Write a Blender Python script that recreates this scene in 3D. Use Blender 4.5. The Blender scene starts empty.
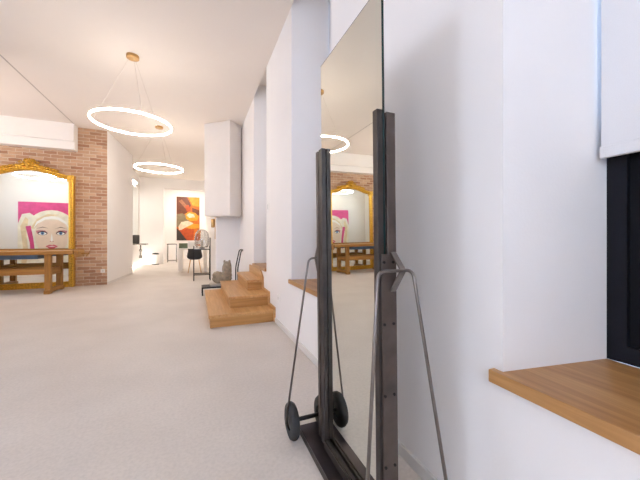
import bpy, bmesh, math, random
from mathutils import Vector, Matrix
random.seed(7)
PI = math.pi
scene = bpy.context.scene
COL = scene.collection

# ------------------------------------------------------------------ camera
CAM_H = 1.15
FPX = 300.0
YAW = math.atan(124 / 300.0)          # turned right of the wall's direction
cd = bpy.data.cameras.new('camera'); cam = bpy.data.objects.new('camera', cd); COL.objects.link(cam)
cd.sensor_fit = 'HORIZONTAL'; cd.sensor_width = 36.0; cd.lens = 36.0 * FPX / 640.0
cd.clip_start = 0.05; cd.clip_end = 200
cd.shift_y = 2.0 / 640.0 * -1
cam.location = (0, 0, CAM_H); cam.rotation_euler = (PI / 2, 0, -YAW)
scene.camera = cam

# ------------------------------------------------------------------ world, exposure, daylight
w = bpy.data.worlds.new('sky'); scene.world = w; w.use_nodes = True
bgn = w.node_tree.nodes['Background']
bgn.inputs[0].default_value = (0.45, 0.65, 1.0, 1); bgn.inputs[1].default_value = 5.0
vs = scene.view_settings
vs.view_transform = 'Standard'; vs.look = 'None'; vs.gamma = 1; vs.use_curve_mapping = False
vs.exposure = 0.76
scene.cycles.use_denoising = True
scene.cycles.max_bounces = 12; scene.cycles.diffuse_bounces = 8; scene.cycles.glossy_bounces = 8
scene.cycles.sample_clamp_indirect = 6.0

RING_WARM = (1.0, 0.89, 0.78)
RING_POWER = 32.0
def area(name, loc, rot, sx, sy, power, color):
    l = bpy.data.lights.new(name, 'AREA'); l.shape = 'RECTANGLE'; l.size = sx; l.size_y = sy
    l.energy = power; l.color = color
    o = bpy.data.objects.new(name, l); COL.objects.link(o); o.location = loc; o.rotation_euler = rot
    return o
# fill lamps in added, unseen windows behind and left; daylight in the alcove window
area('unseen_back_window_fill', (-0.6, -2.38, 2.0), (PI / 2, 0, PI), 1.5, 2.4, 98, (1.0, 0.955, 0.95))
area('unseen_back_window_fill', (-3.9, -2.38, 2.0), (PI / 2, 0, PI), 1.5, 2.4, 85, (1.0, 0.96, 0.95))
area('unseen_left_window_fill', (-5.78, 1.2, 2.0), (PI / 2, 0, -PI / 2), 1.5, 2.4, 24, (1.0, 0.96, 0.96))
area('daylight_alcove_window', (-5.78, 7.3, 2.25), (PI / 2, 0, -PI / 2), 1.1, 1.5, 10, (0.92, 0.96, 1.0))

# ------------------------------------------------------------------ materials
def lin(c):
    def f(v):
        v /= 255.0
        return v / 12.92 if v <= 0.04045 else ((v + 0.055) / 1.055) ** 2.4
    return (f(c[0]), f(c[1]), f(c[2]), 1.0)

def mat(name, rgb, rough=0.6, metal=0.0, noise=0.0, nscale=8.0, bump=0.0, bscale=60.0, spec=0.5, stretch=(1, 1, 1)):
    m = bpy.data.materials.new(name); m.use_nodes = True
    nt = m.node_tree; b = nt.nodes['Principled BSDF']
    b.inputs['Roughness'].default_value = rough; b.inputs['Metallic'].default_value = metal
    b.inputs['Specular IOR Level'].default_value = spec
    tc = nt.nodes.new('ShaderNodeTexCoord')
    mp = nt.nodes.new('ShaderNodeMapping'); mp.inputs['Scale'].default_value = stretch
    nt.links.new(tc.outputs['Object'], mp.inputs['Vector'])
    c = lin(rgb)
    n = nt.nodes.new('ShaderNodeTexNoise'); n.inputs['Scale'].default_value = nscale; n.inputs['Detail'].default_value = 5
    nt.links.new(mp.outputs['Vector'], n.inputs['Vector'])
    r = nt.nodes.new('ShaderNodeValToRGB')
    r.color_ramp.elements[0].position = 0.3; r.color_ramp.elements[1].position = 0.7
    r.color_ramp.elements[0].color = tuple(max(0, v * (1 - noise)) for v in c[:3]) + (1,)
    r.color_ramp.elements[1].color = tuple(min(1, v * (1 + noise)) for v in c[:3]) + (1,)
    nt.links.new(n.outputs['Fac'], r.inputs['Fac']); nt.links.new(r.outputs['Color'], b.inputs['Base Color'])
    if bump:
        n2 = nt.nodes.new('ShaderNodeTexNoise'); n2.inputs['Scale'].default_value = bscale; n2.inputs['Detail'].default_value = 4
        nt.links.new(mp.outputs['Vector'], n2.inputs['Vector'])
        bp = nt.nodes.new('ShaderNodeBump'); bp.inputs['Strength'].default_value = bump; bp.inputs['Distance'].default_value = 0.01
        nt.links.new(n2.outputs['Fac'], bp.inputs['Height']); nt.links.new(bp.outputs['Normal'], b.inputs['Normal'])
    return m

def wood(name, dark, light, axis='Y', rough=0.45, scale=1.0):
    m = bpy.data.materials.new(name); m.use_nodes = True
    nt = m.node_tree; b = nt.nodes['Principled BSDF']; b.inputs['Roughness'].default_value = rough
    tc = nt.nodes.new('ShaderNodeTexCoord'); mp = nt.nodes.new('ShaderNodeMapping')
    s = {'X': (1.2, 22, 22), 'Y': (22, 1.2, 22), 'Z': (22, 22, 1.2)}[axis]
    mp.inputs['Scale'].default_value = tuple(v * scale for v in s)
    nt.links.new(tc.outputs['Object'], mp.inputs['Vector'])
    n = nt.nodes.new('ShaderNodeTexNoise'); n.inputs['Scale'].default_value = 1.0; n.inputs['Detail'].default_value = 7
    n.inputs['Roughness'].default_value = 0.62; n.inputs['Distortion'].default_value = 0.5
    nt.links.new(mp.outputs['Vector'], n.inputs['Vector'])
    r = nt.nodes.new('ShaderNodeValToRGB')
    r.color_ramp.elements[0].position = 0.28; r.color_ramp.elements[1].position = 0.72
    r.color_ramp.elements[0].color = lin(dark); r.color_ramp.elements[1].color = lin(light)
    nt.links.new(n.outputs['Fac'], r.inputs['Fac']); nt.links.new(r.outputs['Color'], b.inputs['Base Color'])
    bp = nt.nodes.new('ShaderNodeBump'); bp.inputs['Strength'].default_value = 0.08
    nt.links.new(n.outputs['Fac'], bp.inputs['Height']); nt.links.new(bp.outputs['Normal'], b.inputs['Normal'])
    return m

def emit(name, color, strength):
    m = bpy.data.materials.new(name); m.use_nodes = True
    b = m.node_tree.nodes['Principled BSDF']
    b.inputs['Base Color'].default_value = (1, 1, 1, 1)
    b.inputs['Emission Color'].default_value = tuple(color) + (1,); b.inputs['Emission Strength'].default_value = strength
    return m

def mirror_mat(name, tint, rough=0.0):
    m = bpy.data.materials.new(name); m.use_nodes = True
    b = m.node_tree.nodes['Principled BSDF']
    b.inputs['Base Color'].default_value = tint; b.inputs['Metallic'].default_value = 1; b.inputs['Roughness'].default_value = rough
    return m

def glass_mat(name, tint, rough=0.0):
    m = bpy.data.materials.new(name); m.use_nodes = True
    b = m.node_tree.nodes['Principled BSDF']
    b.inputs['Base Color'].default_value = tint; b.inputs['Transmission Weight'].default_value = 1
    b.inputs['Roughness'].default_value = rough; b.inputs['IOR'].default_value = 1.45
    return m

M = {}
M['wall'] = mat('white_plaster', (236, 233, 231), 0.75, noise=0.012, nscale=1.5, bump=0.05, bscale=90)
M['ceil'] = mat('ceiling_plaster', (232, 224, 216), 0.8, noise=0.01, nscale=1.0)
M['beam'] = mat('beam_plaster', (240, 238, 234), 0.7, noise=0.01)
M['skirt'] = mat('skirting_paint', (214, 210, 206), 0.5, noise=0.02)
M['gap'] = mat('shadow_gap_metal', (186, 177, 169), 0.6, noise=0.05)
M['oak_y'] = wood('oak_along', (156, 108, 58), (198, 150, 96), 'Y', 0.38, 1.3)
M['oak_x'] = wood('oak_across', (148, 100, 50), (190, 140, 84), 'X', 0.42, 1.3)
M['step_y'] = wood('oak_tread', (178, 128, 72), (210, 164, 108), 'Y', 0.38, 1.4)
M['step_x'] = wood('oak_riser', (162, 112, 56), (196, 146, 86), 'X', 0.42, 1.4)
M['bench'] = wood('old_beech', (122, 82, 32), (188, 140, 70), 'X', 0.5)
M['bench_z'] = wood('old_beech_upright', (122, 82, 32), (188, 140, 70), 'Z', 0.5)
M['bench_y'] = wood('old_beech_foot', (122, 82, 32), (188, 140, 70), 'Y', 0.5)
M['steel'] = mat('blackened_steel', (66, 60, 57), 0.5, 0.55, noise=0.28, nscale=14, bump=0.08, bscale=40)
M['steel_brown'] = mat('rusty_brown_steel', (92, 81, 75), 0.5, 0.55, noise=0.3, nscale=9, bump=0.08, bscale=40)
M['base'] = mat('polished_dark_steel', (62, 56, 60), 0.28, 0.75, noise=0.25, nscale=10)
M['rod'] = mat('rod_steel', (128, 120, 115), 0.4, 0.8, noise=0.15, nscale=20)
M['rubber'] = mat('black_rubber', (44, 44, 45), 0.75, noise=0.2, nscale=20)
M['hub'] = mat('wheel_hub', (70, 70, 70), 0.5, 0.5, noise=0.1)
M['bolt'] = mat('dark_bolt', (40, 36, 34), 0.5, 0.7)
M['glass_edge'] = mat('green_glass_edge', (22, 48, 48), 0.15, noise=0.1)
M['mirror'] = mirror_mat('mirror_silver', (0.80, 0.815, 0.765, 1))
M['mirror_old'] = mirror_mat('old_mirror_silver', (0.82, 0.88, 0.86, 1))
M['gold'] = mat('gilded_wood', (212, 168, 66), 0.34, 0.7, noise=0.3, nscale=30, bump=0.2, bscale=50)
M['gold_dark'] = mat('gilded_relief', (196, 148, 52), 0.38, 0.7, noise=0.4, nscale=40, bump=0.3, bscale=60)
M['ring'] = emit('ring_diffuser', RING_WARM, RING_POWER)
M['ringtop'] = emit('added_ring_glow', RING_WARM, 13.0)  # added glow on the ring tops, for soft bounce off the ceiling
M['brass'] = mat('brushed_brass', (196, 158, 104), 0.35, 0.9, noise=0.08, nscale=20)
M['cable'] = mat('thin_cable', (190, 178, 166), 0.5, noise=0.02)
M['frame_dark'] = mat('navy_grey_window_paint', (20, 21, 28), 0.6, noise=0.06, spec=0.15)
M['panel_dark'] = mat('navy_grey_window_panel', (15, 16, 22), 0.6, noise=0.08, nscale=3, spec=0.12)
M['white_frame'] = mat('white_window_paint', (235, 235, 235), 0.4, noise=0.01)
M['plastic'] = mat('white_plastic', (238, 236, 232), 0.35, noise=0.01)
M['box'] = mat('white_lacquer', (226, 220, 214), 0.5, noise=0.01)
M['black'] = mat('black_metal', (36, 35, 35), 0.45, 0.4, noise=0.1)
M['shell'] = mat('black_shell', (28, 28, 30), 0.4, noise=0.1)
M['beechleg'] = wood('chair_beech', (190, 145, 95), (222, 184, 136), 'Z', 0.5)
M['stone'] = mat('grey_brown_stone', (150, 138, 120), 0.9, noise=0.3, nscale=14, bump=0.6, bscale=26)
M['plinth'] = mat('pale_concrete', (190, 184, 174), 0.85, noise=0.15, nscale=20)
M['white_desk'] = mat('white_laminate', (240, 234, 224), 0.35, noise=0.01)
M['green'] = mat('dull_green_board', (98, 112, 84), 0.6, noise=0.1)
M['laptop'] = mat('pale_laptop', (222, 220, 216), 0.35, noise=0.02)
M['grey'] = mat('dark_grey_plastic', (66, 64, 62), 0.5, noise=0.1)
M['ceramic'] = mat('white_ceramic', (226, 224, 220), 0.25, noise=0.01)
M['chrome'] = mat('dull_chrome', (150, 146, 140), 0.25, 0.9, noise=0.05)
M['blue'] = mat('blue_painted_wood', (84, 112, 146), 0.55, noise=0.2, nscale=12)
M['glass'] = glass_mat('clear_glass', (0.97, 0.98, 0.98, 1))
M['pane'] = glass_mat('window_glass', (0.95, 0.98, 1.0, 1))
M['smoke'] = glass_mat('faintly_grey_glass', (0.80, 0.80, 0.80, 1))
M['led'] = emit('led_strip', (1.0, 0.93, 0.84), 36.0)
M['lamp_strong'] = emit('recess_lamp_face', (1.0, 0.93, 0.84), 130.0)
M['lamp'] = emit('far_room_fill_face', (1.0, 0.92, 0.82), 50.0)  # face of the added far-room lamp

def blind_mat():
    m = bpy.data.materials.new('blind_cloth'); m.use_nodes = True
    nt = m.node_tree; out = nt.nodes['Material Output']; b = nt.nodes['Principled BSDF']
    b.inputs['Roughness'].default_value = 0.8
    tc = nt.nodes.new('ShaderNodeTexCoord'); wv = nt.nodes.new('ShaderNodeTexNoise'); wv.inputs['Scale'].default_value = 300
    nt.links.new(tc.outputs['Object'], wv.inputs['Vector'])
    r = nt.nodes.new('ShaderNodeValToRGB'); r.color_ramp.elements[0].color = lin((222, 221, 222)); r.color_ramp.elements[1].color = lin((232, 231, 232))
    nt.links.new(wv.outputs['Fac'], r.inputs['Fac']); nt.links.new(r.outputs['Color'], b.inputs['Base Color'])
    t = nt.nodes.new('ShaderNodeBsdfTranslucent'); nt.links.new(r.outputs['Color'], t.inputs['Color'])
    mx = nt.nodes.new('ShaderNodeMixShader'); mx.inputs[0].default_value = 0.10
    nt.links.new(b.outputs[0], mx.inputs[1]); nt.links.new(t.outputs[0], mx.inputs[2]); nt.links.new(mx.outputs[0], out.inputs['Surface'])
    return m
M['blind'] = blind_mat()

def brick_mat():
    m = bpy.data.materials.new('old_brick'); m.use_nodes = True
    nt = m.node_tree; b = nt.nodes['Principled BSDF']; b.inputs['Roughness'].default_value = 0.9
    tc = nt.nodes.new('ShaderNodeTexCoord'); sp = nt.nodes.new('ShaderNodeSeparateXYZ'); cb = nt.nodes.new('ShaderNodeCombineXYZ')
    ad = nt.nodes.new('ShaderNodeMath'); ad.operation = 'ADD'
    nt.links.new(tc.outputs['Object'], sp.inputs[0])
    nt.links.new(sp.outputs['X'], ad.inputs[0]); nt.links.new(sp.outputs['Y'], ad.inputs[1])
    nt.links.new(ad.outputs[0], cb.inputs['X']); nt.links.new(sp.outputs['Z'], cb.inputs['Y'])
    nz = nt.nodes.new('ShaderNodeTexNoise'); nz.inputs['Scale'].default_value = 9; nt.links.new(cb.outputs[0], nz.inputs['Vector'])
    va = nt.nodes.new('ShaderNodeVectorMath'); va.operation = 'MULTIPLY_ADD'; va.inputs[1].default_value = (0.035, 0.03, 0)
    nt.links.new(nz.outputs['Color'], va.inputs[0]); nt.links.new(cb.outputs[0], va.inputs[2])
    def brick(c1, c2, mort, bias):
        k = nt.nodes.new('ShaderNodeTexBrick')
        k.inputs['Scale'].default_value = 1; k.inputs['Brick Width'].default_value = 0.25; k.inputs['Row Height'].default_value = 0.078
        k.inputs['Mortar Size'].default_value = 0.008; k.inputs['Mortar Smooth'].default_value = 0.4; k.inputs['Bias'].default_value = bias
        k.inputs['Color1'].default_value = lin(c1); k.inputs['Color2'].default_value = lin(c2); k.inputs['Mortar'].default_value = lin(mort)
        nt.links.new(va.outputs[0], k.inputs['Vector']); return k
    k1 = brick((202, 166, 136), (140, 98, 74), (200, 182, 160), -0.15)
    k2 = brick((192, 162, 134), (166, 120, 92), (208, 190, 168), 0.0)
    n = nt.nodes.new('ShaderNodeTexNoise'); n.inputs['Scale'].default_value = 5.0; n.inputs['Detail'].default_value = 4
    nt.links.new(cb.outputs[0], n.inputs['Vector'])
    r = nt.nodes.new('ShaderNodeValToRGB'); r.color_ramp.elements[0].position = 0.42; r.color_ramp.elements[1].position = 0.58
    nt.links.new(n.outputs['Fac'], r.inputs['Fac'])
    mx = nt.nodes.new('ShaderNodeMixRGB'); nt.links.new(r.outputs['Color'], mx.inputs[0])
    nt.links.new(k1.outputs['Color'], mx.inputs[1]); nt.links.new(k2.outputs['Color'], mx.inputs[2])
    nt.links.new(mx.outputs[0], b.inputs['Base Color'])
    bp = nt.nodes.new('ShaderNodeBump'); bp.inputs['Strength'].default_value = 0.5; bp.inputs['Distance'].default_value = 0.01; bp.invert = True
    nt.links.new(k1.outputs['Fac'], bp.inputs['Height']); nt.links.new(bp.outputs['Normal'], b.inputs['Normal'])
    return m
M['brick'] = brick_mat()

def floor_mat():
    m = bpy.data.materials.new('pale_screed'); m.use_nodes = True
    nt = m.node_tree; b = nt.nodes['Principled BSDF']; b.inputs['Roughness'].default_value = 0.5
    b.inputs['Specular IOR Level'].default_value = 0.3
    tc = nt.nodes.new('ShaderNodeTexCoord')
    n1 = nt.nodes.new('ShaderNodeTexNoise'); n1.inputs['Scale'].default_value = 1.6; n1.inputs['Detail'].default_value = 6
    n2 = nt.nodes.new('ShaderNodeTexNoise'); n2.inputs['Scale'].default_value = 55; n2.inputs['Detail'].default_value = 3
    for n in (n1, n2): nt.links.new(tc.outputs['Object'], n.inputs['Vector'])
    r1 = nt.nodes.new('ShaderNodeValToRGB'); r1.color_ramp.elements[0].position = .3; r1.color_ramp.elements[1].position = .7
    r1.color_ramp.elements[0].color = lin((204, 196, 188)); r1.color_ramp.elements[1].color = lin((214, 206, 198))
    r2 = nt.nodes.new('ShaderNodeValToRGB'); r2.color_ramp.elements[0].position = .3; r2.color_ramp.elements[1].position = .62
    r2.color_ramp.elements[0].color = (0.90, 0.90, 0.90, 1); r2.color_ramp.elements[1].color = (1, 1, 1, 1)
    nt.links.new(n1.outputs['Fac'], r1.inputs['Fac']); nt.links.new(n2.outputs['Fac'], r2.inputs['Fac'])
    mx = nt.nodes.new('ShaderNodeMixRGB'); mx.blend_type = 'MULTIPLY'; mx.inputs[0].default_value = 1
    nt.links.new(r1.outputs['Color'], mx.inputs[1]); nt.links.new(r2.outputs['Color'], mx.inputs[2])
    nt.links.new(mx.outputs[0], b.inputs['Base Color'])
    bp = nt.nodes.new('ShaderNodeBump'); bp.inputs['Strength'].default_value = 0.06; bp.inputs['Distance'].default_value = 0.01
    nt.links.new(n2.outputs['Fac'], bp.inputs['Height']); nt.links.new(bp.outputs['Normal'], b.inputs['Normal'])
    return m
M['floor'] = floor_mat()

# ------------------------------------------------------------------ mesh helpers
ORIGIN = {}
def obj(name, bm, m, parent=None, smooth=False, bevel=0.0, loc=None):
    """link bm (in world coordinates) as ONE mesh object; children keep their thing's origin"""
    root = Vector((0, 0, 0))
    if parent is not None: root = ORIGIN.get(parent.name, Vector((0, 0, 0)))
    elif loc is not None: root = Vector(loc)
    bmesh.ops.translate(bm, verts=bm.verts, vec=-root)
    bmesh.ops.recalc_face_normals(bm, faces=bm.faces)
    me = bpy.data.meshes.new(name); bm.to_mesh(me); bm.free()
    for x in (m if isinstance(m, (list, tuple)) else [m]): me.materials.append(x)
    if smooth:
        for p in me.polygons: p.use_smooth = True
    o = bpy.data.objects.new(name, me); COL.objects.link(o)
    ORIGIN[o.name] = root
    if parent is not None: o.parent = parent
    else: o.location = root
    if bevel:
        b = o.modifiers.new('bevel', 'BEVEL'); b.width = bevel; b.segments = 2; b.limit_method = 'ANGLE'; b.angle_limit = 0.6
    return o
def tag(o, label, cat, group=None):
    o['label'] = label; o['category'] = cat
    if group: o['group'] = group
    return o
def thing(name, label, cat, loc, group=None):
    o = bpy.data.objects.new(name, None); COL.objects.link(o); o.location = loc; o.empty_display_size = 0.1
    ORIGIN[o.name] = Vector(loc)
    return tag(o, label, cat, group)
def struct(name, bm, m, **k):
    o = obj(name, bm, m, **k); o['kind'] = 'structure'; return o

def box(bm, x0, x1, y0, y1, z0, z1, mi=0):
    v = [bm.verts.new(p) for p in ((x0,y0,z0),(x1,y0,z0),(x1,y1,z0),(x0,y1,z0),(x0,y0,z1),(x1,y0,z1),(x1,y1,z1),(x0,y1,z1))]
    for f in ((0,3,2,1),(4,5,6,7),(0,1,5,4),(1,2,6,5),(2,3,7,6),(3,0,4,7)):
        bm.faces.new([v[i] for i in f]).material_index = mi
    return bm
def prism(bm, pts, z0, z1):
    """plan polygon pts (x,y) extruded z0..z1"""
    a = [bm.verts.new((x, y, z0)) for x, y in pts]; b = [bm.verts.new((x, y, z1)) for x, y in pts]; n = len(pts)
    bm.faces.new(a[::-1]); bm.faces.new(b)
    for i in range(n): bm.faces.new((a[i], a[(i+1) % n], b[(i+1) % n], b[i]))
    return bm
def prism_y(bm, pts, y0, y1, mi=0):
    """elevation polygon pts (x,z) extruded y0..y1"""
    a = [bm.verts.new((x, y0, z)) for x, z in pts]; b = [bm.verts.new((x, y1, z)) for x, z in pts]; n = len(pts)
    for f in [a, b[::-1]]: bm.faces.new(f).material_index = mi
    for i in range(n): bm.faces.new((a[i], b[i], b[(i+1) % n], a[(i+1) % n])).material_index = mi
    return bm
def prism_x(bm, pts, x0, x1):
    a = [bm.verts.new((x0, y, z)) for y, z in pts]; b = [bm.verts.new((x1, y, z)) for y, z in pts]; n = len(pts)
    bm.faces.new(a); bm.faces.new(b[::-1])
    for i in range(n): bm.faces.new((a[i], b[i], b[(i+1) % n], a[(i+1) % n]))
    return bm
def tube(bm, pts, r, n=10, closed=False):
    pts = [Vector(p) for p in pts]; N = len(pts); rings = []
    rr = r if isinstance(r, (list, tuple)) else [r] * N
    up = None
    for i, p in enumerate(pts):
        if closed: t = pts[(i+1) % N] - pts[i-1]
        else: t = pts[min(i+1, N-1)] - pts[max(i-1, 0)]
        t.normalize()
        if up is None:
            up = t.orthogonal().normalized()
        else:
            up = (up - t * up.dot(t)).normalized()
        s = t.cross(up)
        rings.append([bm.verts.new(p + (up * math.cos(a) + s * math.sin(a)) * rr[i]) for a in [2*PI*k/n for k in range(n)]])
    for i in range(N if closed else N - 1):
        a, b = rings[i], rings[(i+1) % N]
        for k in range(n): bm.faces.new((a[k], a[(k+1) % n], b[(k+1) % n], b[k]))
    if not closed:
        bm.faces.new(rings[0][::-1]); bm.faces.new(rings[-1])
    return bm
def arc_pts(pts, rad, seg=6):
    """polyline with rounded corners"""
    pts = [Vector(p) for p in pts]; out = [pts[0]]
    for i in range(1, len(pts) - 1):
        a = (pts[i-1] - pts[i]); b = (pts[i+1] - pts[i])
        d = min(rad, a.length * .45, b.length * .45)
        p0 = pts[i] + a.normalized() * d; p1 = pts[i] + b.normalized() * d
        for k in range(seg + 1):
            t = k / seg; out.append(p0 * (1-t)**2 + pts[i] * 2*t*(1-t) + p1 * t*t)
    out.append(pts[-1]); return out
def lathe(bm, c, prof, n=24, axis='Z', cap=True):
    c = Vector(c); rings = []
    for r, h in prof:
        ring = []
        for k in range(n):
            a = 2*PI*k/n; u, v = r*math.cos(a), r*math.sin(a)
            p = {'Z': (u, v, h), 'X': (h, u, v), 'Y': (u, h, v)}[axis]
            ring.append(bm.verts.new(c + Vector(p)))
        rings.append(ring)
    for a, b in zip(rings[:-1], rings[1:]):
        for k in range(n): bm.faces.new((a[k], a[(k+1) % n], b[(k+1) % n], b[k]))
    if cap:
        bm.faces.new(rings[0][::-1]); bm.faces.new(rings[-1])
    return bm
def blob(bm, c, s, seg=10, rot=None):
    g = bmesh.ops.create_uvsphere(bm, u_segments=seg, v_segments=max(5, seg*2//3), radius=1.0)
    m = Matrix.Translation(c) @ (rot if rot is not None else Matrix.Identity(4)) @ Matrix.Diagonal((s[0], s[1], s[2], 1))
    bmesh.ops.transform(bm, matrix=m, verts=g['verts']); return bm
def B(): return bmesh.new()

# ------------------------------------------------------------------ shell
CEIL = 3.80
XW = 1.01                   # face of the right wall
RTOP = 4.05                 # head of its window recesses
XG = 1.50                   # plane of its windows
YB = 8.87                   # face of the brick wall
SPLAY = 0.075
struct('floor', box(B(), -6.2, 3.2, -2.8, 18.6, -0.2, 0), M['floor'])
bm = B(); box(bm, -2.61, XW, -2.8, 7.75, CEIL, CEIL+.3); box(bm, -2.61, 2.0, 7.75, 15.2, CEIL, CEIL+.3); box(bm, XW, 2.0, -2.8, 7.75, RTOP, RTOP+.2); box(bm, -6.2, -2.63, -2.8, 9.2, CEIL, CEIL+.2)
struct('ceiling', bm, M['ceil'])
struct('trim_1', box(B(), -2.63, -2.61, -2.4, 8.62, CEIL-.004, CEIL+.1), M['gap'])

WIN = [(-0.36, 0.738), (2.21, 3.297), (4.62, 5.72)]
bm = B()
edges = [-2.8] + [v for a in WIN for v in a] + [7.75]
for i in range(0, len(edges), 2):
    y0, y1 = edges[i], edges[i+1]
    s0 = SPLAY if i > 0 else 0; s1 = SPLAY if i < 6 else 0
    prism(bm, [(XW, y0), (XG, y0-s0), (1.75, y0-s0), (1.75, y1+s1), (XG, y1+s1), (XW, y1)], 0, RTOP)
for a, b in WIN:
    box(bm, XW, 1.75, a, b, 0, 0.63)
struct('wall_right', bm, M['wall'])
bm = B(); box(bm, 0.995, XW, -2.4, 4.04, 0, 0.06); box(bm, 0.995, XW, 6.12, 7.74, 0, 0.06)
struct('baseboard_right', bm, M['skirt'], bevel=.003)

# chimney-breast stub and the passage wall beyond it
struct('wall_passage', prism(B(), [(.46, 7.75), (1.75, 7.75), (1.75, 15.2), (.46, 15.2)], 0, CEIL), M['wall'])
# brick wall and the white wall that turns away from it
struct('wall_brick', box(B(), -6.2, -2.03, YB, YB+.3, 0, CEIL), M['brick'])
struct('wall_corridor', prism(B(), [(-2.03, 8.87), (-1.88, 11.2), (-2.25, 11.2), (-2.35, 9.17), (-2.03, 9.17)], 0, CEIL), M['wall'])
bm = B(); prism(bm, [(-2.018, 8.9), (-1.868, 11.19), (-1.88, 11.19), (-2.03, 8.9)], 0, .055)
struct('baseboard_corridor', bm, M['skirt'])
bm = B(); box(bm, -2.5, -2.25, 11.0, 15.2, 0, CEIL)
struct('wall_recess', bm, M['wall'])
bm = B(); box(bm, -3.2, -1.33, 14.95, 15.25, 0, CEIL); box(bm, -1.33, .46, 14.95, 15.25, 3.36, CEIL)
struct('wall_end', bm, M['wall'])
# the far room
bm = B(); box(bm, -3.4, 1.9, 18.2, 18.4, 0, 4.0); box(bm, -3.4, -3.2, 15.25, 18.2, 0, 4.0); box(bm, 1.75, 1.9, 15.2, 18.2, 0, 4.0)
struct('wall_far', bm, M['wall'])
struct('ceiling_far', box(B(), -3.4, 1.9, 15.0, 18.4, 4.0, 4.2), M['ceil'])
# alcove partition left of the view, left wall, wall behind the camera
struct('wall_partition', box(B(), -5.7, -2.86, 5.75, 5.97, 0, CEIL), M['wall'])
def holed_wall_x(bm, x0, x1, y0, y1, holes):
    ys = y0
    for a, b, z0, z1 in holes:
        box(bm, x0, x1, ys, a, 0, CEIL); box(bm, x0, x1, a, b, 0, z0); box(bm, x0, x1, a, b, z1, CEIL); ys = b
    box(bm, x0, x1, ys, y1, 0, CEIL)
bm = B(); holed_wall_x(bm, -6.0, -5.7, -2.8, 9.2, [(.45, 1.95, .8, 3.2), (6.75, 7.85, 1.5, 3.0)]); struct('wall_left', bm, M['wall'])
bm = B(); xs = -6.2
for a, b in ((-4.65, -3.15), (-1.35, .15)):
    box(bm, xs, a, -2.8, -2.3, 0, CEIL); box(bm, a, b, -2.8, -2.3, 0, .8); box(bm, a, b, -2.8, -2.3, 3.2, CEIL); xs = b
box(bm, xs, 2.0, -2.8, -2.3, 0, CEIL); struct('wall_back', bm, M['wall'])

# plaster beam with a stepped cornice over the brick
bm = B(); box(bm, -6.0, -2.62, 8.60, YB+.01, 3.40, CEIL); box(bm, -6.0, -2.62, 8.66, YB+.01, 3.21, 3.40); box(bm, -6.0, -2.62, 8.56, 8.60, 3.385, 3.42)
struct('beam_plaster', bm, M['beam'], bevel=.006)

# ------------------------------------------------------------------ windows
def window_right(n, a, b, dark):
    e = bpy.data.objects.new('window_%d' % n, None); COL.objects.link(e); e.location = (XG, (a+b)/2, .675); e['kind'] = 'structure'
    ORIGIN[e.name] = Vector(e.location)
    y0, y1 = a + SPLAY, b - SPLAY
    bm = B()
    box(bm, XG, XG+.09, y0, y0+.06, .675, RTOP); box(bm, XG, XG+.09, y1-.06, y1, .675, RTOP)
    box(bm, XG, XG+.09, y0+.06, y1-.06, .675, .74); box(bm, XG, XG+.09, y0+.06, y1-.06, 1.52, 1.62); box(bm, XG, XG+.09, y0+.06, y1-.06, RTOP-.08, RTOP)
    obj('window_frame', bm, M['frame_dark'], e)
    obj('lower_panel', box(B(), XG+.02, XG+.06, y0+.06, y1-.06, .74, 1.52), M['panel_dark'], e)
    obj('window_pane', box(B(), XG+.04, XG+.05, y0+.06, y1-.06, 1.62, RTOP-.08), M['pane'], e)
for i, (a, b) in enumerate(WIN): window_right(i+1, a, b, True)
def window_plain(n, axis, p, a, b, z0, z1):
    e = bpy.data.objects.new('window_%d' % n, None); COL.objects.link(e); e['kind'] = 'structure'
    e.location = (p, (a+b)/2, z0) if axis == 'X' else ((a+b)/2, p, z0)
    ORIGIN[e.name] = Vector(e.location)
    def bb(bm, s0, s1, zz0, zz1, d0, d1):
        if axis == 'X': box(bm, p+d0, p+d1, s0, s1, zz0, zz1)
        else: box(bm, s0, s1, p+d0, p+d1, zz0, zz1)
    bm = B(); t = .07; mid = (a+b)/2
    bb(bm, a, a+t, z0, z1, -.03, .03); bb(bm, b-t, b, z0, z1, -.03, .03); bb(bm, a+t, b-t, z0, z0+t, -.03, .03); bb(bm, a+t, b-t, z1-t, z1, -.03, .03); bb(bm, mid-.03, mid+.03, z0+t, z1-t, -.03, .03)
    obj('window_frame', bm, M['white_frame'], e)
    bm = B(); bb(bm, a+t, mid-.03, z0+t, z1-t, -.004, .004); bb(bm, mid+.03, b-t, z0+t, z1-t, -.004, .004)
    obj('window_pane', bm, M['pane'], e)
window_plain(4, 'X', -5.88, .45, 1.95, .8, 3.2)  # unseen window, added to hold the left fill lamp
window_plain(5, 'X', -5.88, 6.75, 7.85, 1.5, 3.0)
window_plain(6, 'Y', -2.5, -4.65, -3.15, .8, 3.2)  # unseen window, added to light the room from behind
window_plain(7, 'Y', -2.5, -1.35, .15, .8, 3.2)  # second unseen window added for the fill from behind

# oak sills: a lip in front of the wall that runs a little past the recess on both sides
def sill(a, b, label, o=.035):
    bm = B(); z0, z1 = .630, .675
    prism(bm, [(.98, a-o), (XW, a-o), (XW, a), (XG, a+SPLAY), (XG, b-SPLAY), (XW, b), (XW, b+o), (.98, b+o)], z0, z1)
    t = obj('window_sill', bm, M['oak_y'], loc=(.98, (a+b)/2, z0), bevel=.003)
    tag(t, label, 'window sill'); t['kind'] = 'thing'
sill(*WIN[0], 'oak window sill board under the half-lowered white blind')
sill(*WIN[1], 'oak window sill board behind the tall steel-framed mirror')
sill(*WIN[2], 'oak board in the recess at the head of the wooden steps', .002)

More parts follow.
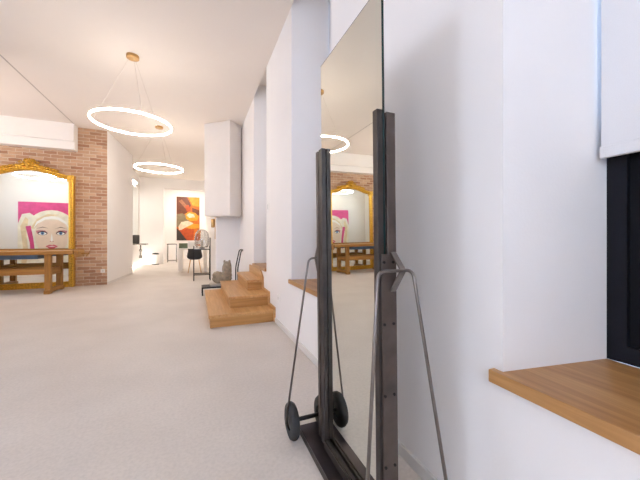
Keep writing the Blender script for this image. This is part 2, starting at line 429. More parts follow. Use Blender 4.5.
def blind(a, b, z, label, grp=None):
    y0, y1 = a + .085, b - .085
    t = thing('roller_blind', label, 'roller blind', (1.44, (a+b)/2, z))
    obj('cloth', box(B(), 1.440, 1.444, y0, y1, z+.02, RTOP-.1), M['blind'], t)
    obj('bottom_bar', box(B(), 1.432, 1.452, y0-.003, y1+.003, z, z+.045), M['blind'], t, bevel=.004)
    obj('roller', lathe(B(), (1.445, 0, RTOP-.07), [(.045, y0), (.045, y1)], 20, 'Y'), M['white_frame'], t, smooth=False)
blind(*WIN[0], 1.455, 'white roller blind half lowered over the dark window panel')
blind(*WIN[1], 1.455, 'white roller blind high in the recess behind the tall mirror')
blind(*WIN[2], 1.455, 'white roller blind in the recess above the wooden steps')

# ------------------------------------------------------------------ wooden steps
t = thing('staircase', 'low three-step oak staircase rising to the recess in the right wall', 'stairs', (.57, 5.1, 0))
ST = [(.15, 4.05, 6.12, 0, .16), (.43, 4.39, 6.11, .16, .32), (.745, 4.83, 6.10, .32, .48)]
for x, y0, y1, z0, z1 in ST:
    s = obj('step', box(B(), x+.015, .985, y0+.015, y1-.015, z0, z1-.038), M['step_x'], t)
    obj('tread', box(B(), x, .985, y0, y1, z1-.038, z1), M['step_y'], s, bevel=.004)
bm = B()
prism_x(bm, [(4.03, 0), (4.03, .20), (4.37, .20), (4.37, .36), (4.81, .36), (4.81, .52), (5.0, .62), (6.1, .62), (6.1, 0)], .985, 1.009)
obj('stringer', bm, M['step_y'], t)

# ------------------------------------------------------------------ tall mirror on a wheeled steel stand
XM = .65; YN, YF = .945, 1.53; MT = 2.095
t = thing('standing_mirror', 'tall frameless mirror in a wheeled dark steel stand in front of right wall', 'mirror', (XM, 1.25, 0))
LEAN = 0.0115               # the mirror tips a touch forward, about eye height
def lean(name, bm, m, parent=None, **k):
    for v in bm.verts: v.co.x -= (v.co.z - 0.9) * LEAN
    return obj(name, bm, m, parent, **k)
g = lean('mirror_glass', box(B(), XM, XM+.006, YN, YF, .075, MT), M['mirror'], t)
bm = B()
box(bm, XM-.0005, XM+.0065, YN-.0012, YN-.0002, .075, MT); box(bm, XM-.0005, XM+.0065, YN, YF, MT+.0002, MT+.0012)
lean('polished_edge', bm, M['glass_edge'], g)
lean('back_panel', box(B(), XM+.007, XM+.013, YN+.004, YF-.004, .075, MT-.004), M['steel'], t)
# near upright: flat bar before the glass, angle behind it, end plate low down
u = lean('upright', box(B(), XM-.026, XM-.002, YN-.004, YN+.027, .045, 1.628), M['steel'], t, bevel=.002)
lean('rear_bar', box(B(), XM+.0145, XM+.053, YN-.006, YN+.034, .045, 1.622), M['steel_brown'], u, bevel=.002)
lean('end_plate', box(B(), XM-.016, XM+.042, YN-.012, YN-.0065, .045, 1.09), M['steel_brown'], u, bevel=.001)
for zb in (.10, .30, .565, .83, 1.06):
    for xb in (XM-.008, XM+.032):
        lean('bolt', lathe(B(), (xb, YN-.012, zb), [(.0055, -.004), (.0055, .001)], 10, 'Y'), M['bolt'], u)
# far upright
u = lean('upright', box(B(), XM-.026, XM-.002, YF-.062, YF-.018, .045, 1.628), M['steel'], t, bevel=.002)
lean('outer_bar', box(B(), XM-.022, XM+.022, YF+.006, YF+.034, .045, 1.628), M['steel_brown'], u, bevel=.002)
lean('rear_bar', box(B(), XM+.0145, XM+.05, YF-.05, YF+.004, .045, 1.622), M['steel_brown'], u, bevel=.002)
# base
bp = obj('base_plate', box(B(), .562, .735, .86, 1.69, .030, .040), M['base'], t, bevel=.002)
bm = B(); box(bm, .562, .570, .86, 1.69, .0, .030); box(bm, .727, .735, .86, 1.69, .0, .030)
obj('base_flange', bm, M['steel'], bp)
bm = B(); box(bm, XM-.024, XM-.016, .99, 1.46, .040, .078); box(bm, XM-.010, XM-.002, .99, 1.46, .040, .078)
obj('glass_channel', bm, M['steel'], bp)
obj('axle', tube(B(), [(.51, 1.655, .10), (.70, 1.655, .10)], .012, 12), M['black'], t, smooth=True)
for xc in (.510, .700):
    pr = [(.045, -.022), (.072, -.025), (.092, -.019), (.100, -.007), (.100, .007), (.092, .019), (.072, .025), (.045, .022)]
    wz = obj('wheel', lathe(B(), (xc, 1.655, .100), pr, 32, 'X', cap=False), M['rubber'], t, smooth=True)
    bm = lathe(B(), (xc, 1.655, .100), [(.012, -.022), (.018, -.020), (.045, -.012), (.045, .012), (.018, .020), (.012, .022)], 24, 'X')
    obj('hub', bm, M['hub'], wz)
# bent rod supports
near_rod = arc_pts([(.40, .70, .004), (.575, .872, 1.035), (.722, .872, 1.035), (.785, .70, .004)], .03)
obj('support_rod', tube(B(), near_rod, .0062, 10), M['rod'], t, smooth=True)
far_rod = arc_pts([(.474, 1.655, .10), (.592, 1.60, 1.035), (.735, 1.60, 1.035), (.735, 1.66, .10)], .03)
obj('support_rod', tube(B(), far_rod, .0058, 10), M['rod'], t, smooth=True)
# V brackets that carry the rods
bm = B()
prism_x(bm, [(YN-.012, 1.098), (YN-.018, 1.098), (.866, 1.035), (YN-.018, .95), (YN-.012, .955), (.876, 1.035)], XM+.018, XM+.040)
obj('bracket', bm, M['rod'], t)
bm = B()
prism_x(bm, [(YF+.034, 1.10), (YF+.042, 1.10), (1.612, 1.035), (YF+.042, .96), (YF+.034, .965), (1.60, 1.035)], XM-.02, XM+.012)
obj('bracket', bm, M['rod'], t)
obj('locking_pin', tube(B(), [(XM+.03, YN-.01, .215), (XM+.028, YN-.10, .18)], .0055, 8), M['rod'], t, smooth=True)

# ------------------------------------------------------------------ ring pendants
def pendant(x, y, z, rad, label, grp='glowing ring pendants'):
    t = thing('pendant_lamp', label, 'ceiling lamp', (x, y, CEIL), grp)
    N = 64
    bm = B(); prof = [(rad+.0105*math.cos(q), .0125*math.sin(q)) for q in [2*PI*j/10 for j in range(11)]]
    lathe(bm, (x, y, z), prof, N, 'Z', cap=False); bmesh.ops.remove_doubles(bm, verts=bm.verts, dist=1e-5)
    r = obj('ring', bm, M['ring'], t, smooth=True)
    bm = lathe(B(), (x, y, z), [(rad-.008, .0115), (rad+.008, .0115), (rad+.007, .015), (rad-.007, .015), (rad-.008, .0115)], N, 'Z', cap=False)  # added glowing strip, out of sight on top, lighting the ceiling
    obj('added_uplight', bm, M['ringtop'], r)
    obj('ceiling_canopy', lathe(B(), (x, y, CEIL), [(.077, -.045), (.082, -.041), (.082, 0)], 32), M['brass'], t)
    for k in range(3):
        a = 2*PI*k/3 + .9
        obj('cable', tube(B(), [(x+.05*math.cos(a), y+.05*math.sin(a), CEIL-.045), (x+rad*math.cos(a), y+rad*math.sin(a), z+.016)], .0016, 6), M['cable'], t)
pendant(-.85, 5.07, 2.81, .505, 'glowing ring pendant, the nearer and larger of the two in plain view')
pendant(-.81, 8.06, 2.80, .51, 'glowing ring pendant farther back, over the passage')
pendant(-4.02, 6.95, 2.85, .50, 'glowing ring pendant seen only in the gilded mirror')

# ------------------------------------------------------------------ gilded floor mirror
GX, GY = -3.475, 8.80
def arch_outline(off):
    """half outline from the foot up to the crown, as (dx, z); off grows outward"""
    W = .705 + off; sh = 2.535 + off * .8
    pts = [(W, 0.0), (W, 1.2), (W, 2.3), (W, sh)]
    pts += [(W-.10, sh+.002), (W-.15, sh+.012)]
    for k in range(1, 13):
        q = k / 12.0
        pts.append(((W-.15) * (1-q), sh + .012 + .135 * math.sin(q * PI / 2) ** 1.1))
    return pts
def full(off):
    h = arch_outline(off); return [(GX+x, z) for x, z in h] + [(GX-x, z) for x, z in h[-2::-1]]
t = thing('gilded_mirror', 'tall arched gilded floor mirror leaning on the brick wall', 'mirror', (GX, 8.85, 0))
bm = B(); prism_y(bm, full(.004), GY, GY+.012)
obj('mirror_glass', bm, M['mirror_old'], t)
bm = B()
sect = [(0.0, 8.80), (0.0, 8.775), (.018, 8.768), (.026, 8.752), (.045, 8.756), (.060, 8.738), (.085, 8.735), (.100, 8.75), (.105, 8.80), (.105, 8.865), (0, 8.865)]
rows = [[bm.verts.new((x, y, z)) for x, z in full(o)] for o, y in sect]
for a, b in zip(rows, rows[1:] + rows[:1]):
    for k in range(len(a) - 1): bm.faces.new((a[k], a[k+1], b[k+1], b[k]))
for e in (0, -1): bm.faces.new([r[e] for r in rows])
box(bm, GX-.708, GX+.708, 8.755, 8.865, 0.0, .13)
fr = obj('frame', bm, M['gold'], t)
# relief running up the frame and over the arch
bm = B(); path = full(.070)
pl = [Vector((x, 8.742, z)) for x, z in path]; acc = 0; step = .055
for a, b in zip(pl[:-1], pl[1:]):
    d = (b-a).length; s = step - acc
    while s < d:
        p = a + (b-a) * (s/d); ang = math.atan2((b-a).z, (b-a).x)
        blob(bm, p, (.023, .012, .014), 8, Matrix.Rotation(-ang, 4, 'Y')); s += step
    acc = (acc + d) % step
obj('bead_relief', bm, M['gold_dark'], fr, smooth=True)
def leafrow(side):
    bm = B()
    top = [(x, z) for x, z in arch_outline(.105) if x < .64]
    for k, (x, z) in enumerate(top[2:-2]):
        s = .055 - .002 * k
        blob(bm, (GX + side*x, 8.765, z + .018 + .01*(k % 2)), (s*.8, .026, .020 + .012*(k % 2)), 8, Matrix.Rotation(side*(.5 if k % 2 else -.2), 4, 'Y'))
        pts = [(GX + side*(x + .03*math.cos(q)*(1-q/9)), 8.752, z + .03 + .026*math.sin(q)*(1-q/9)) for q in [j*.7 for j in range(9)]]
        tube(bm, pts, .009, 6)
    return bm
for s in (-1, 1): obj('leaf_garland', leafrow(s), M['gold_dark'], fr, smooth=True)
for s in (-1, 1):
    bm = B(); x = GX + s*.755
    box(bm, x-.062, x+.062, 8.73, 8.865, 2.47, 2.62); blob(bm, (x, 8.73, 2.545), (.045, .02, .05), 10)
    obj('corner_block', bm, M['gold'], fr, bevel=.006)
# crest
bm = B(); zt = 2.765
blob(bm, (GX, 8.76, zt+.055), (.085, .05, .10), 14)
blob(bm, (GX, 8.74, zt+.045), (.05, .05, .065), 12)
for s in (-1, 1):
    blob(bm, (GX+s*.115, 8.765, zt+.03), (.075, .035, .045), 10, Matrix.Rotation(s*.5, 4, 'Y'))
    blob(bm, (GX+s*.07, 8.765, zt+.135), (.05, .03, .035), 10, Matrix.Rotation(s*.6, 4, 'Y'))
    blob(bm, (GX+s*.19, 8.77, zt-.005), (.07, .03, .034), 10, Matrix.Rotation(s*.3, 4, 'Y'))
    pts = [(GX+s*(.14+.045*math.cos(q)*(1-q/10)), 8.752, zt+.075+.04*math.sin(q)*(1-q/10)) for q in [j*.6 for j in range(12)]]
    tube(bm, pts, .013, 7)
for k in range(-2, 3):
    blob(bm, (GX+.035*k, 8.765, zt+.165-.008*abs(k)), (.016, .02, .035), 8, Matrix.Rotation(.3*k, 4, 'Y'))
obj('crest', bm, M['gold_dark'], t, smooth=True)

# ------------------------------------------------------------------ joiner's bench before the gilded mirror
t = thing('workbench', 'old wooden joiner workbench in front of the gilded mirror', 'workbench', (-3.5, 8.2, 0))
BY0, BY1, BZ = 7.82, 8.52, .88
bt = obj('bench_top', box(B(), -4.75, -2.40, BY0, BY1, BZ-.075, BZ), M['bench'], t, bevel=.006)
obj('tool_ledge', box(B(), -4.75, -2.40, BY1-.03, BY1, BZ, BZ+.02), M['bench'], bt)
obj('tool_tray', box(B(), -3.95, -3.02, BY0+.12, BY1-.1, BZ-.165, BZ-.078), M['blue'], t, bevel=.004)['label'] = 'blue painted tray under the bench top'
for x in (-2.82, -4.15):
    obj('foot', prism_x(B(), [(BY0-.03, 0), (BY0-.03, .07), (BY0+.06, .10), (BY1-.06, .10), (BY1+.03, .07), (BY1+.03, 0), (BY1-.1, 0), (BY1-.12, .025), (BY0+.12, .025), (BY0+.1, 0)], x-.05, x+.05), M['bench_y'], t, bevel=.004)
    for y in (BY0+.07, BY1-.07):
        obj('leg', box(B(), x-.055, x+.045, y-.05, y+.05, .09, BZ-.074), M['bench_z'], t, bevel=.004)
    obj('cross_rail', box(B(), x-.03, x+.03, BY0+.12, BY1-.12, .38, .52), M['bench_y'], t, bevel=.003)
for y in (BY0+.05, BY1-.09):
    obj('stretcher', box(B(), -4.099, -2.876, y, y+.045, .40, .52), M['bench'], t, bevel=.004)
v = obj('vise_jaw', box(B(), -2.385, -2.31, BY0+.02, BY0+.42, BZ-.14, BZ-.005), M['bench_y'], t, bevel=.005)
obj('vise_screw', tube(B(), [(-2.41, BY0+.22, BZ-.07), (-2.17, BY0+.22, BZ-.07)], .022, 12), M['bench'], v, smooth=True)
obj('vise_handle', tube(B(), [(-2.19, BY0+.10, BZ-.12), (-2.19, BY0+.34, BZ-.02)], .012, 10), M['bench_y'], v, smooth=True)

# ------------------------------------------------------------------ portrait on the partition, seen in the mirrors
def flat(bm, pts, y, mi):
    f = bm.faces.new([bm.verts.new((x, y, z)) for x, z in pts]); f.material_index = mi
def ell(cx, cz, rx, rz, n=28, a0=0, a1=2*PI):
    return [(cx+rx*math.cos(a0+(a1-a0)*k/n), cz+rz*math.sin(a0+(a1-a0)*k/n)) for k in range(n if abs(a1-a0-2*PI) < 1e-6 else n+1)]
PX0, PX1, PZ0, PZ1, PY = -4.86, -3.2, .21, 2.23, 6.0
pm = [mat('portrait_' + n, c, 0.45, noise=nn, nscale=6) for n, c, nn in (
    ('pink', (214, 78, 138), .14), ('blonde', (238, 232, 214), .12), ('golden', (228, 208, 170), .16), ('skin', (238, 216, 198), .05), ('white', (250, 248, 246), .01),
    ('iris', (90, 140, 190), .1), ('lash', (60, 44, 46), .1), ('lips', (214, 90, 110), .08), ('shadow', (196, 130, 140), .1), ('rose', (236, 120, 160), .1))]
t = thing('portrait_canvas', 'large pink portrait canvas of a blonde woman, reflected in the gilded mirror', 'picture', ((PX0+PX1)/2, PY, PZ0))
obj('canvas', box(B(), PX0, PX1, 5.971, PY, PZ0, PZ1), pm[0], t)
bm = B(); cx = PX0 + .79
L = lambda k: PY + .0012 * (k + 1)
flat(bm, [(cx-.80,1.55),(cx-.70,1.86),(cx-.52,1.90),(cx-.40,1.80),(cx-.36,1.55),(cx-.45,1.2),(cx-.40,.8),(cx-.42,.215),(cx-.80,.215),(cx-.80,1.2)], L(0)-.0004, 1)     # pony tail
flat(bm, [(cx-.74,1.5),(cx-.62,1.78),(cx-.55,1.7),(cx-.6,1.3),(cx-.55,.7),(cx-.62,.3),(cx-.72,.3),(cx-.68,.9)], L(1), 2)
flat(bm, ell(cx, 1.42, .60, .58), L(0), 1)                                            # hair
flat(bm, [(cx-.58,1.4),(cx+.58,1.4),(cx+.66,.8),(cx+.72,.215),(cx-.40,.215),(cx-.5,.8)], L(0)+.0004, 1)
flat(bm, [(cx-.5, 1.45), (cx-.36, 1.72), (cx-.1, 1.88), (cx+.2, 1.86), (cx-.05, 1.80), (cx-.28, 1.64), (cx-.42, 1.42)], L(1), 2)   # swept strands
flat(bm, [(cx-.62, 1.5), (cx-.50, 1.52), (cx-.44, 1.15), (cx-.40, .75), (cx-.50, .5), (cx-.52, 1.0)], L(1)+.0004, 0)
flat(bm, [(cx-.44, 1.42), (cx-.36, 1.64), (cx-.18, 1.78), (cx, 1.82), (cx+.18, 1.78), (cx+.36, 1.64), (cx+.44, 1.42), (cx+.34, 1.58), (cx+.16, 1.71), (cx, 1.74), (cx-.16, 1.71), (cx-.34, 1.58)], L(4), 4)
flat(bm, [(cx-.18,.62),(cx+.18,.62),(cx+.22,.215),(cx-.22,.215)], L(2), 3)               # neck
flat(bm, [(cx-.40,1.35),(cx-.33,1.58),(cx-.15,1.70),(cx+.15,1.70),(cx+.33,1.58),(cx+.40,1.35),(cx+.38,1.0),(cx+.27,.72),(cx+.10,.56),(cx-.10,.56),(cx-.27,.72),(cx-.38,1.0)], L(3), 3)
for s in (-1, 1):
    ex, ez = cx + s*.22, 1.29
    flat(bm, [(ex-.13, ez-.01), (ex-.06, ez+.09), (ex+.06, ez+.10), (ex+s*.16, ez+.08), (ex+.13, ez-.01)] if s > 0 else [(ex-.13, ez-.01), (ex-.16, ez+.08), (ex-.06, ez+.10), (ex+.06, ez+.09), (ex+.13, ez-.01)], L(4), 8)
    flat(bm, ell(ex, ez, .115, .055), L(5), 6)
    flat(bm, ell(ex, ez-.006, .095, .040), L(6), 4)
    flat(bm, ell(ex, ez, .042, .042), L(7), 5)
    flat(bm, ell(ex, ez, .018, .018, 14), L(8), 6)
    flat(bm, [(ex-.15, ez+.14), (ex, ez+.20), (ex+.15, ez+.15), (ex, ez+.18)], L(5), 6)
    flat(bm, [(ex-.14, ez+.03), (ex, ez+.078), (ex+.14, ez+.03), (ex, ez+.05)], L(8), 6)
    flat(bm, ell(cx+s*.035, 1.045, .018, .010, 12), L(5), 8)
flat(bm, [(cx-.03, 1.08), (cx, 1.30), (cx+.03, 1.08), (cx, 1.05)], L(4), 4)              # nose light
flat(bm, [(cx-.15,.90),(cx-.05,.95),(cx,.935),(cx+.05,.95),(cx+.15,.90),(cx+.06,.83),(cx-.06,.83)], L(4), 7)
flat(bm, [(cx-.11,.898),(cx,.91),(cx+.11,.898),(cx,.885)], L(5), 4)
obj('painted_face', bm, pm, t)

# ------------------------------------------------------------------ wall plates
def plate(name, cat, label, c, nrm, wd, ht, detail):
    """small plate whose face looks along nrm ('-X' or '-Y')"""
    t = thing(name, label, cat, c); x, y, z = c
    if nrm == '-X': obj('cover', box(B(), x-.010, x, y-wd/2, y+wd/2, z-ht/2, z+ht/2), M['plastic'], t, bevel=.002); 
    else: obj('cover', box(B(), x-wd/2, x+wd/2, y-.010, y, z-ht/2, z+ht/2), M['plastic'], t, bevel=.002)
    if detail == 'socket':
        if nrm == '-X': obj('insert', lathe(B(), (x-.010, y, z), [(.022, -.003), (.022, .001)], 18, 'X'), M['skirt'], t)
        else: obj('insert', lathe(B(), (x, y-.010, z), [(.022, -.003), (.022, .001)], 18, 'Y'), M['skirt'], t)
    else:
        if nrm == '-X': obj('rocker', box(B(), x-.014, x-.009, y-wd*.3, y+wd*.3, z-ht*.3, z+ht*.3), M['skirt'], t)
        else: obj('rocker', box(B(), x-wd*.3, x+wd*.3, y-.014, y-.009, z-ht*.3, z+ht*.3), M['skirt'], t)
plate('wall_socket', 'socket', 'white wall socket low on the brick wall near its corner', (-2.12, YB, .34), '-Y', .09, .09, 'socket')
plate('wall_socket', 'socket', 'white wall socket low on the right wall beside the wooden steps', (XW, 3.86, .36), '-X', .09, .09, 'socket')
plate('wall_switch', 'switch', 'slim white wall switch above the wooden steps', (XW, 4.50, 1.62), '-X', .06, .12, 'rocker')

# ------------------------------------------------------------------ duct box hung in the corner
A, Bc, Cc, D = (.18, 7.45), (.706, 7.0), (.99, 7.27), (.47, 7.73)
t = thing('duct_box', 'tall white box hung from the ceiling in the corner above the steps', 'wall box', (.58, 7.35, 1.655))
obj('casing', prism(B(), [A, Bc, Cc, D], 1.667, CEIL-.002), M['box'], t, bevel=.004)
obj('bottom_board', prism(B(), [(A[0]+.01, A[1]), (Bc[0], Bc[1]+.01), (Cc[0]-.01, Cc[1]), (D[0], D[1]-.01)], 1.655, 1.668), M['box'], t)

# ------------------------------------------------------------------ stone figure on a low hand trolley behind the steps
t = thing('hand_trolley', 'low black hand trolley with a bent handle behind the wooden steps', 'trolley', (.5, 6.5, 0))
bm = B(); box(bm, .105, .90, 6.36, 6.385, .145, .17); box(bm, .105, .90, 6.72, 6.745, .145, .17); box(bm, .105, .13, 6.385, 6.72, .145, .17); box(bm, .875, .90, 6.385, 6.72, .145, .17)
obj('deck_frame', bm, M['black'], t)
obj('deck', box(B(), .13, .875, 6.385, 6.72, .148, .166), M['grey'], t)
for x in (.118, .84):
    for y in (6.385, 6.72):
        lg = obj('leg', box(B(), x-.012, x+.012, y-.012, y+.012, .045, .146), M['black'], t)
        obj('caster', lathe(B(), (x, y, .03), [(.03, -.012), (.03, .012)], 16, 'X'), M['black'], lg)
hp = arc_pts([(.80, 6.38, .165), (.80, 6.40, .52), (.87, 6.42, .87), (.905, 6.44, .90), (.905, 6.70, .90), (.87, 6.72, .87), (.80, 6.74, .52), (.80, 6.74, .165)], .06)
obj('handle', tube(B(), hp, .013, 10), M['black'], t, smooth=True)
bm = B(); box(bm, .26, .72, 6.43, 6.69, .166, .215); pn = obj('plinth_slab', bm, M['plinth'], loc=(.5, 6.56, .166), bevel=.01)
tag(pn, 'pale concrete slab lying on the low trolley under the stone figure', 'slab')
def rough(bm, c, sz, box_mix, ph):
    g = bmesh.ops.create_icosphere(bm, subdivisions=4, radius=1.0)['verts']
    for v in g:
        p = v.co.copy(); q = max(abs(p.x), abs(p.y), abs(p.z)); p = p.lerp(p / q, box_mix)
        n = 1 + .05*math.sin(6*p.z+3*p.x+ph) + .04*math.sin(8*p.y+2*p.x+ph) + .025*math.sin(17*p.x+13*p.z+ph)
        v.co = Vector((c[0]+sz[0]*p.x*n, c[1]+sz[1]*p.y*n, c[2]+sz[2]*p.z*(1+.04*math.sin(9*p.x+ph))))
bm = B()
rough(bm, (.50, 6.56, .32), (.19, .115, .115), .3, 0)        # crouching body
rough(bm, (.415, 6.55, .36), (.10, .10, .10), .2, 2)         # shoulder
rough(bm, (.60, 6.56, .42), (.095, .105, .20), .45, 1)       # upright chest
rough(bm, (.605, 6.55, .59), (.075, .085, .075), .35, 3)     # head
for sx in (-.05, .05): rough(bm, (.60+sx, 6.56, .655), (.022, .03, .035), .1, 1)   # ears
sc_ = obj('stone_figure', bm, M['stone'], loc=(.52, 6.56, .215), smooth=True)
tag(sc_, 'rough grey-brown stone figure standing on the low trolley behind the steps', 'sculpture')

# ------------------------------------------------------------------ glass dome on a tall black stand
SX, SY = .15, 8.85
t = thing('plant_stand', 'tall thin black metal stand under the glass dome by the steps', 'stand', (SX, SY, 0))
for dx in (-.205, .205):
    for dy in (-.16, .16):
        hgt = 1.16 if dx > 0 and dy < 0 else .93
        obj('leg', box(B(), SX+dx-.013, SX+dx+.013, SY+dy-.013, SY+dy+.013, 0, hgt), M['black'], t)
for z in (.15, .83):
    for dy in (-.16, .16): obj('cross_rail', box(B(), SX-.192, SX+.192, SY+dy-.010, SY+dy+.010, z, z+.022), M['black'], t)
    for dx in (-.205, .205): obj('side_rail', box(B(), SX+dx-.010, SX+dx+.010, SY-.147, SY+.147, z, z+.022), M['black'], t)
obj('top_shelf', box(B(), SX-.192, SX+.192, SY-.149, SY+.149, .852, .862), M['laptop'], t)
t2 = thing('glass_dome', 'clear glass dome with a dark foot on the tall black stand', 'glass dome', (SX, SY, .862))
bm = lathe(B(), (SX, SY, .862), [(.150, .03), (.185, .12), (.19, .26), (.17, .41), (.11, .50), (.02, .53), (.015, .524), (.105, .492), (.164, .406), (.184, .26), (.179, .12), (.144, .03), (.150, .03)], 32, cap=False)
obj('dome', bm, M['smoke'], t2, smooth=True)
obj('foot', lathe(B(), (SX, SY, .862), [(.07, 0), (.075, .02), (.06, .03)], 24), M['black'], t2)
obj('candle', lathe(B(), (SX, SY, .862), [(.03, .03), (.03, .24), (.008, .25)], 20), M['white_desk'], t2)

# brass lamp on the passage wall
t = thing('wall_lamp', 'small brass wall lamp on the passage wall under the white box', 'wall lamp', (.46, 8.2, 1.3))
obj('back_plate', box(B(), .447, .459, 8.10, 8.24, 1.12, 1.72), M['brass'], t, bevel=.002)
obj('shade', lathe(B(), (.40, 8.17, 1.42), [(.035, 0), (.045, .02), (.045, .2), (.035, .22)], 20), M['brass'], t, smooth=True)
obj('arm', tube(B(), [(.449, 8.17, 1.5), (.42, 8.17, 1.5)], .012, 10), M['brass'], t, smooth=True)
plate('wall_switch', 'switch', 'white switch on the passage wall just below the brass lamp', (.46, 8.16, 1.02), '-X', .08, .08, 'rocker')
plate('wall_socket', 'socket', 'white wall socket low on the passage wall behind the stone figure', (.46, 8.2, .36), '-X', .08, .08, 'socket')

# ------------------------------------------------------------------ white desk, chair and things on it
t = thing('desk', 'white desk in the passage with a black chair before it', 'desk', (-.1, 11.6, 0))
obj('desk_top', box(B(), -.56, .38, 11.2, 12.4, .745, .785), M['white_desk'], t, bevel=.004)
for x0, x1 in ((-.55, -.43), (.26, .37)):
    for y in (11.22, 12.28): obj('leg', box(B(), x0, x1, y, y+.10, 0, .746), M['white_desk'], t, bevel=.003)
bx = tag(obj('file_box', box(B(), -.60+.04, -.28, 11.75, 12.1, .785, .96), M['green'], loc=(-.42, 11.9, .785), bevel=.004), 'dull green box on the left end of the white desk', 'box')
t = thing('laptop', 'open pale laptop on the white desk beside the green box', 'laptop', (-.1, 11.6, .785))
obj('keyboard', box(B(), -.26, .08, 11.5, 11.74, .785, .800), M['laptop'], t, bevel=.003)
obj('screen', prism_x(B(), [(11.735, .801), (11.745, .801), (11.83, 1.0), (11.82, 1.0)], -.26, .08), M['laptop'], t)
t = thing('shell_chair', 'black shell chair with pale wooden legs at the white desk', 'chair', (-.03, 10.85, 0))
cxx, cyy = -.04, 10.85
bm = B(); rows = []
prof = [(.22, .455), (.20, .44), (.05, .425), (-.10, .43), (-.19, .47), (-.225, .58), (-.24, .72), (-.25, .80)]
for y, z in prof:
    row = []
    for k in range(11):
        q = k/10*2 - 1; wd = .235 - (.03 if z > .7 else 0)
        row.append(bm.verts.new((cxx + wd*q, cyy + y + (.10*q*q if z > .47 else 0), z + (.08*q**4 if z < .5 else 0))))
    rows.append(row)
for a, b in zip(rows[:-1], rows[1:]):
    for k in range(10): bm.faces.new((a[k], a[k+1], b[k+1], b[k]))
s = obj('shell', bm, M['shell'], t, smooth=True)
md = s.modifiers.new('thick', 'SOLIDIFY'); md.thickness = .014
for sx in (-1, 1):
    for sy in (-1, 1):
        obj('leg', tube(B(), [(cxx+sx*.13, cyy+sy*.11, .418), (cxx+sx*.20, cyy+sy*.20, 0)], [.017, .011], 10), M['beechleg'], t, smooth=True)

# ------------------------------------------------------------------ wash basin recess, bin, far room
t = thing('wash_basin', 'white wall-hung wash basin with a chrome trap in the lit recess', 'basin', (-2.0, 13.5, .85))
bm = B(); box(bm, -2.249, -1.78, 13.25, 13.85, .88, .935)
obj('basin', bm, M['chrome'], t, bevel=.01)
obj('trap', lathe(B(), (-2.0, 13.5, 0), [(.035, .34), (.055, .36), (.055, .46), (.03, .48), (.03, .62), (.05, .64), (.05, .70), (.025, .72), (.025, .88)], 18), M['chrome'], t, smooth=True)
tag(obj('soap_dispenser', prism(B(), [(-2.24, 13.28), (-2.02, 13.28), (-2.02, 13.46), (-2.24, 13.46)], .935, 1.27), M['grey'], loc=(-2.13, 13.37, .935), bevel=.03), 'dark grey box standing on the wash basin in the recess', 'box')
t = thing('recess_mirror', 'tall pale mirror panel on the recess wall above the basin', 'mirror', (-2.25, 13.9, 1.15))
obj('panel', box(B(), -2.249, -2.235, 13.35, 14.5, 1.15, 3.2), M['mirror_old'], t)
t = thing('recess_lamp', 'bright lamp above the pale mirror in the recess', 'wall lamp', (-2.25, 13.6, 3.3))
obj('lamp_box', box(B(), -2.249, -2.17, 13.2, 13.9, 3.34, 3.42), M['plastic'], t); obj('diffuser', box(B(), -2.24, -2.18, 13.22, 13.88, 3.325, 3.34), M['lamp_strong'], t)
tag(obj('led_strip', box(B(), -2.248, -2.225, 11.3, 14.9, .01, .04), M['led'], loc=(-2.24, 13, .01)), 'glowing light strip along the floor of the recess', 'light strip')

t = thing('pedal_bin', 'white pedal bin with a dark lid against the end wall', 'bin', (-1.62, 14.7, 0))
obj('body', lathe(B(), (-1.62, 14.72, 0), [(.135, .035), (.135, .44)], 28), M['plastic'], t)
obj('lid', lathe(B(), (-1.62, 14.72, 0), [(.14, .44), (.14, .47), (.10, .50), (.02, .51)], 28), M['grey'], t)
obj('base', lathe(B(), (-1.62, 14.72, 0), [(.145, 0), (.145, .035)], 28), M['grey'], t)

t = thing('stool_frame', 'thin dark metal stool frame in the far room left of the desk', 'stool', (-1.05, 15.9, 0))
for dx in (-.19, .19):
    for dy in (-.17, .17): obj('leg', box(B(), -1.05+dx-.014, -1.05+dx+.014, 15.9+dy-.014, 15.9+dy+.014, 0, .84), M['chrome'], t)
obj('seat', box(B(), -1.26, -.84, 15.71, 16.09, .84, .875), M['grey'], t, bevel=.004)
for dy in (-.17, .17): obj('foot_rail', box(B(), -1.226, -.874, 15.9+dy-.01, 15.9+dy+.01, .06, .085), M['chrome'], t)

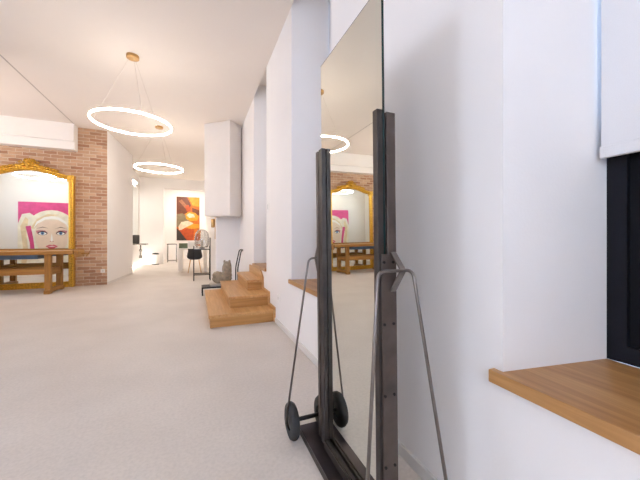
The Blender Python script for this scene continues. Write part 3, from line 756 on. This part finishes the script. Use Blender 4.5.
OX0, OX1, OZ0, OZ1, OY = -.98, .18, 1.02, 3.42, 18.17
om = [mat('painting_' + n, c, .5, noise=.22, nscale=7) for n, c in (('orange', (190, 98, 20)), ('brown', (104, 54, 30)), ('grey', (128, 112, 84)), ('white', (214, 196, 168)), ('amber', (212, 142, 30)), ('red', (176, 70, 16)), ('dark', (54, 46, 40)), ('tan', (150, 92, 58)))]
t = thing('painting', 'tall orange and brown abstract painting on the far room wall', 'picture', ((OX0+OX1)/2, OY, OZ0))
obj('canvas', box(B(), OX0, OX1, OY, OY+.028, OZ0, OZ1), om[0], t)
bm = B(); Wd, Ht = OX1-OX0, OZ1-OZ0
def shp(pts, k, mi): flat(bm, [(OX0+Wd*a, OZ0+Ht*(1-b)) for a, b in pts], OY - .0015*(k+1), mi)
shp([(0,0),(.45,0),(.62,.18),(.5,.36),(.2,.42),(0,.4)], 0, 1)
shp([(.5,0),(1,0),(1,.22),(.7,.2)], 0, 4)
shp([(.08,.10),(.22,.06),(.62,.30),(.55,.36)], 1, 7)
shp([(.36,.22),(.5,.18),(.62,.26),(.56,.34),(.44,.33)], 2, 5)
shp([(0,.40),(.25,.38),(.55,.46),(.5,.62),(0,.7)], 1, 2)
shp([(.66,.24),(1,.3),(1,.42),(.7,.4)], 1, 1)
shp([(.38,.40),(.5,.34),(.8,.36),(.98,.44),(.9,.54),(.6,.56),(.4,.5)], 3, 4)
shp([(.42,.42),(.55,.37),(.75,.40),(.8,.46),(.55,.48)], 4, 3)
shp([(.08,.68),(.2,.58),(.5,.55),(.72,.60),(.7,.68),(.4,.7),(.2,.76),(.1,.76)], 3, 3)
shp([(.4,.70),(.7,.62),(1,.62),(1,.72),(.6,.74)], 4, 4)
shp([(.1,.78),(.35,.72),(.75,.74),(.72,1),(.45,1)], 2, 5)
shp([(0,.72),(.12,.78),(.45,1),(0,1)], 3, 6)
shp([(.75,.74),(1,.72),(1,1),(.72,1)], 2, 0)
obj('brushwork', bm, om, t)
t = thing('far_room_fill_light', 'added ceiling light brightening the far room, unseen behind the lintel', 'ceiling lamp', (-.4, 16.6, 4.0))  # lamp added out of sight to brighten the far room
obj('rim', lathe(B(), (-.4, 16.6, 4.0), [(.36, -.05), (.36, 0)], 32), M['plastic'], t); obj('diffuser', lathe(B(), (-.4, 16.6, 4.0), [(.34, -.06), (.34, -.05)], 32), M['lamp'], t)
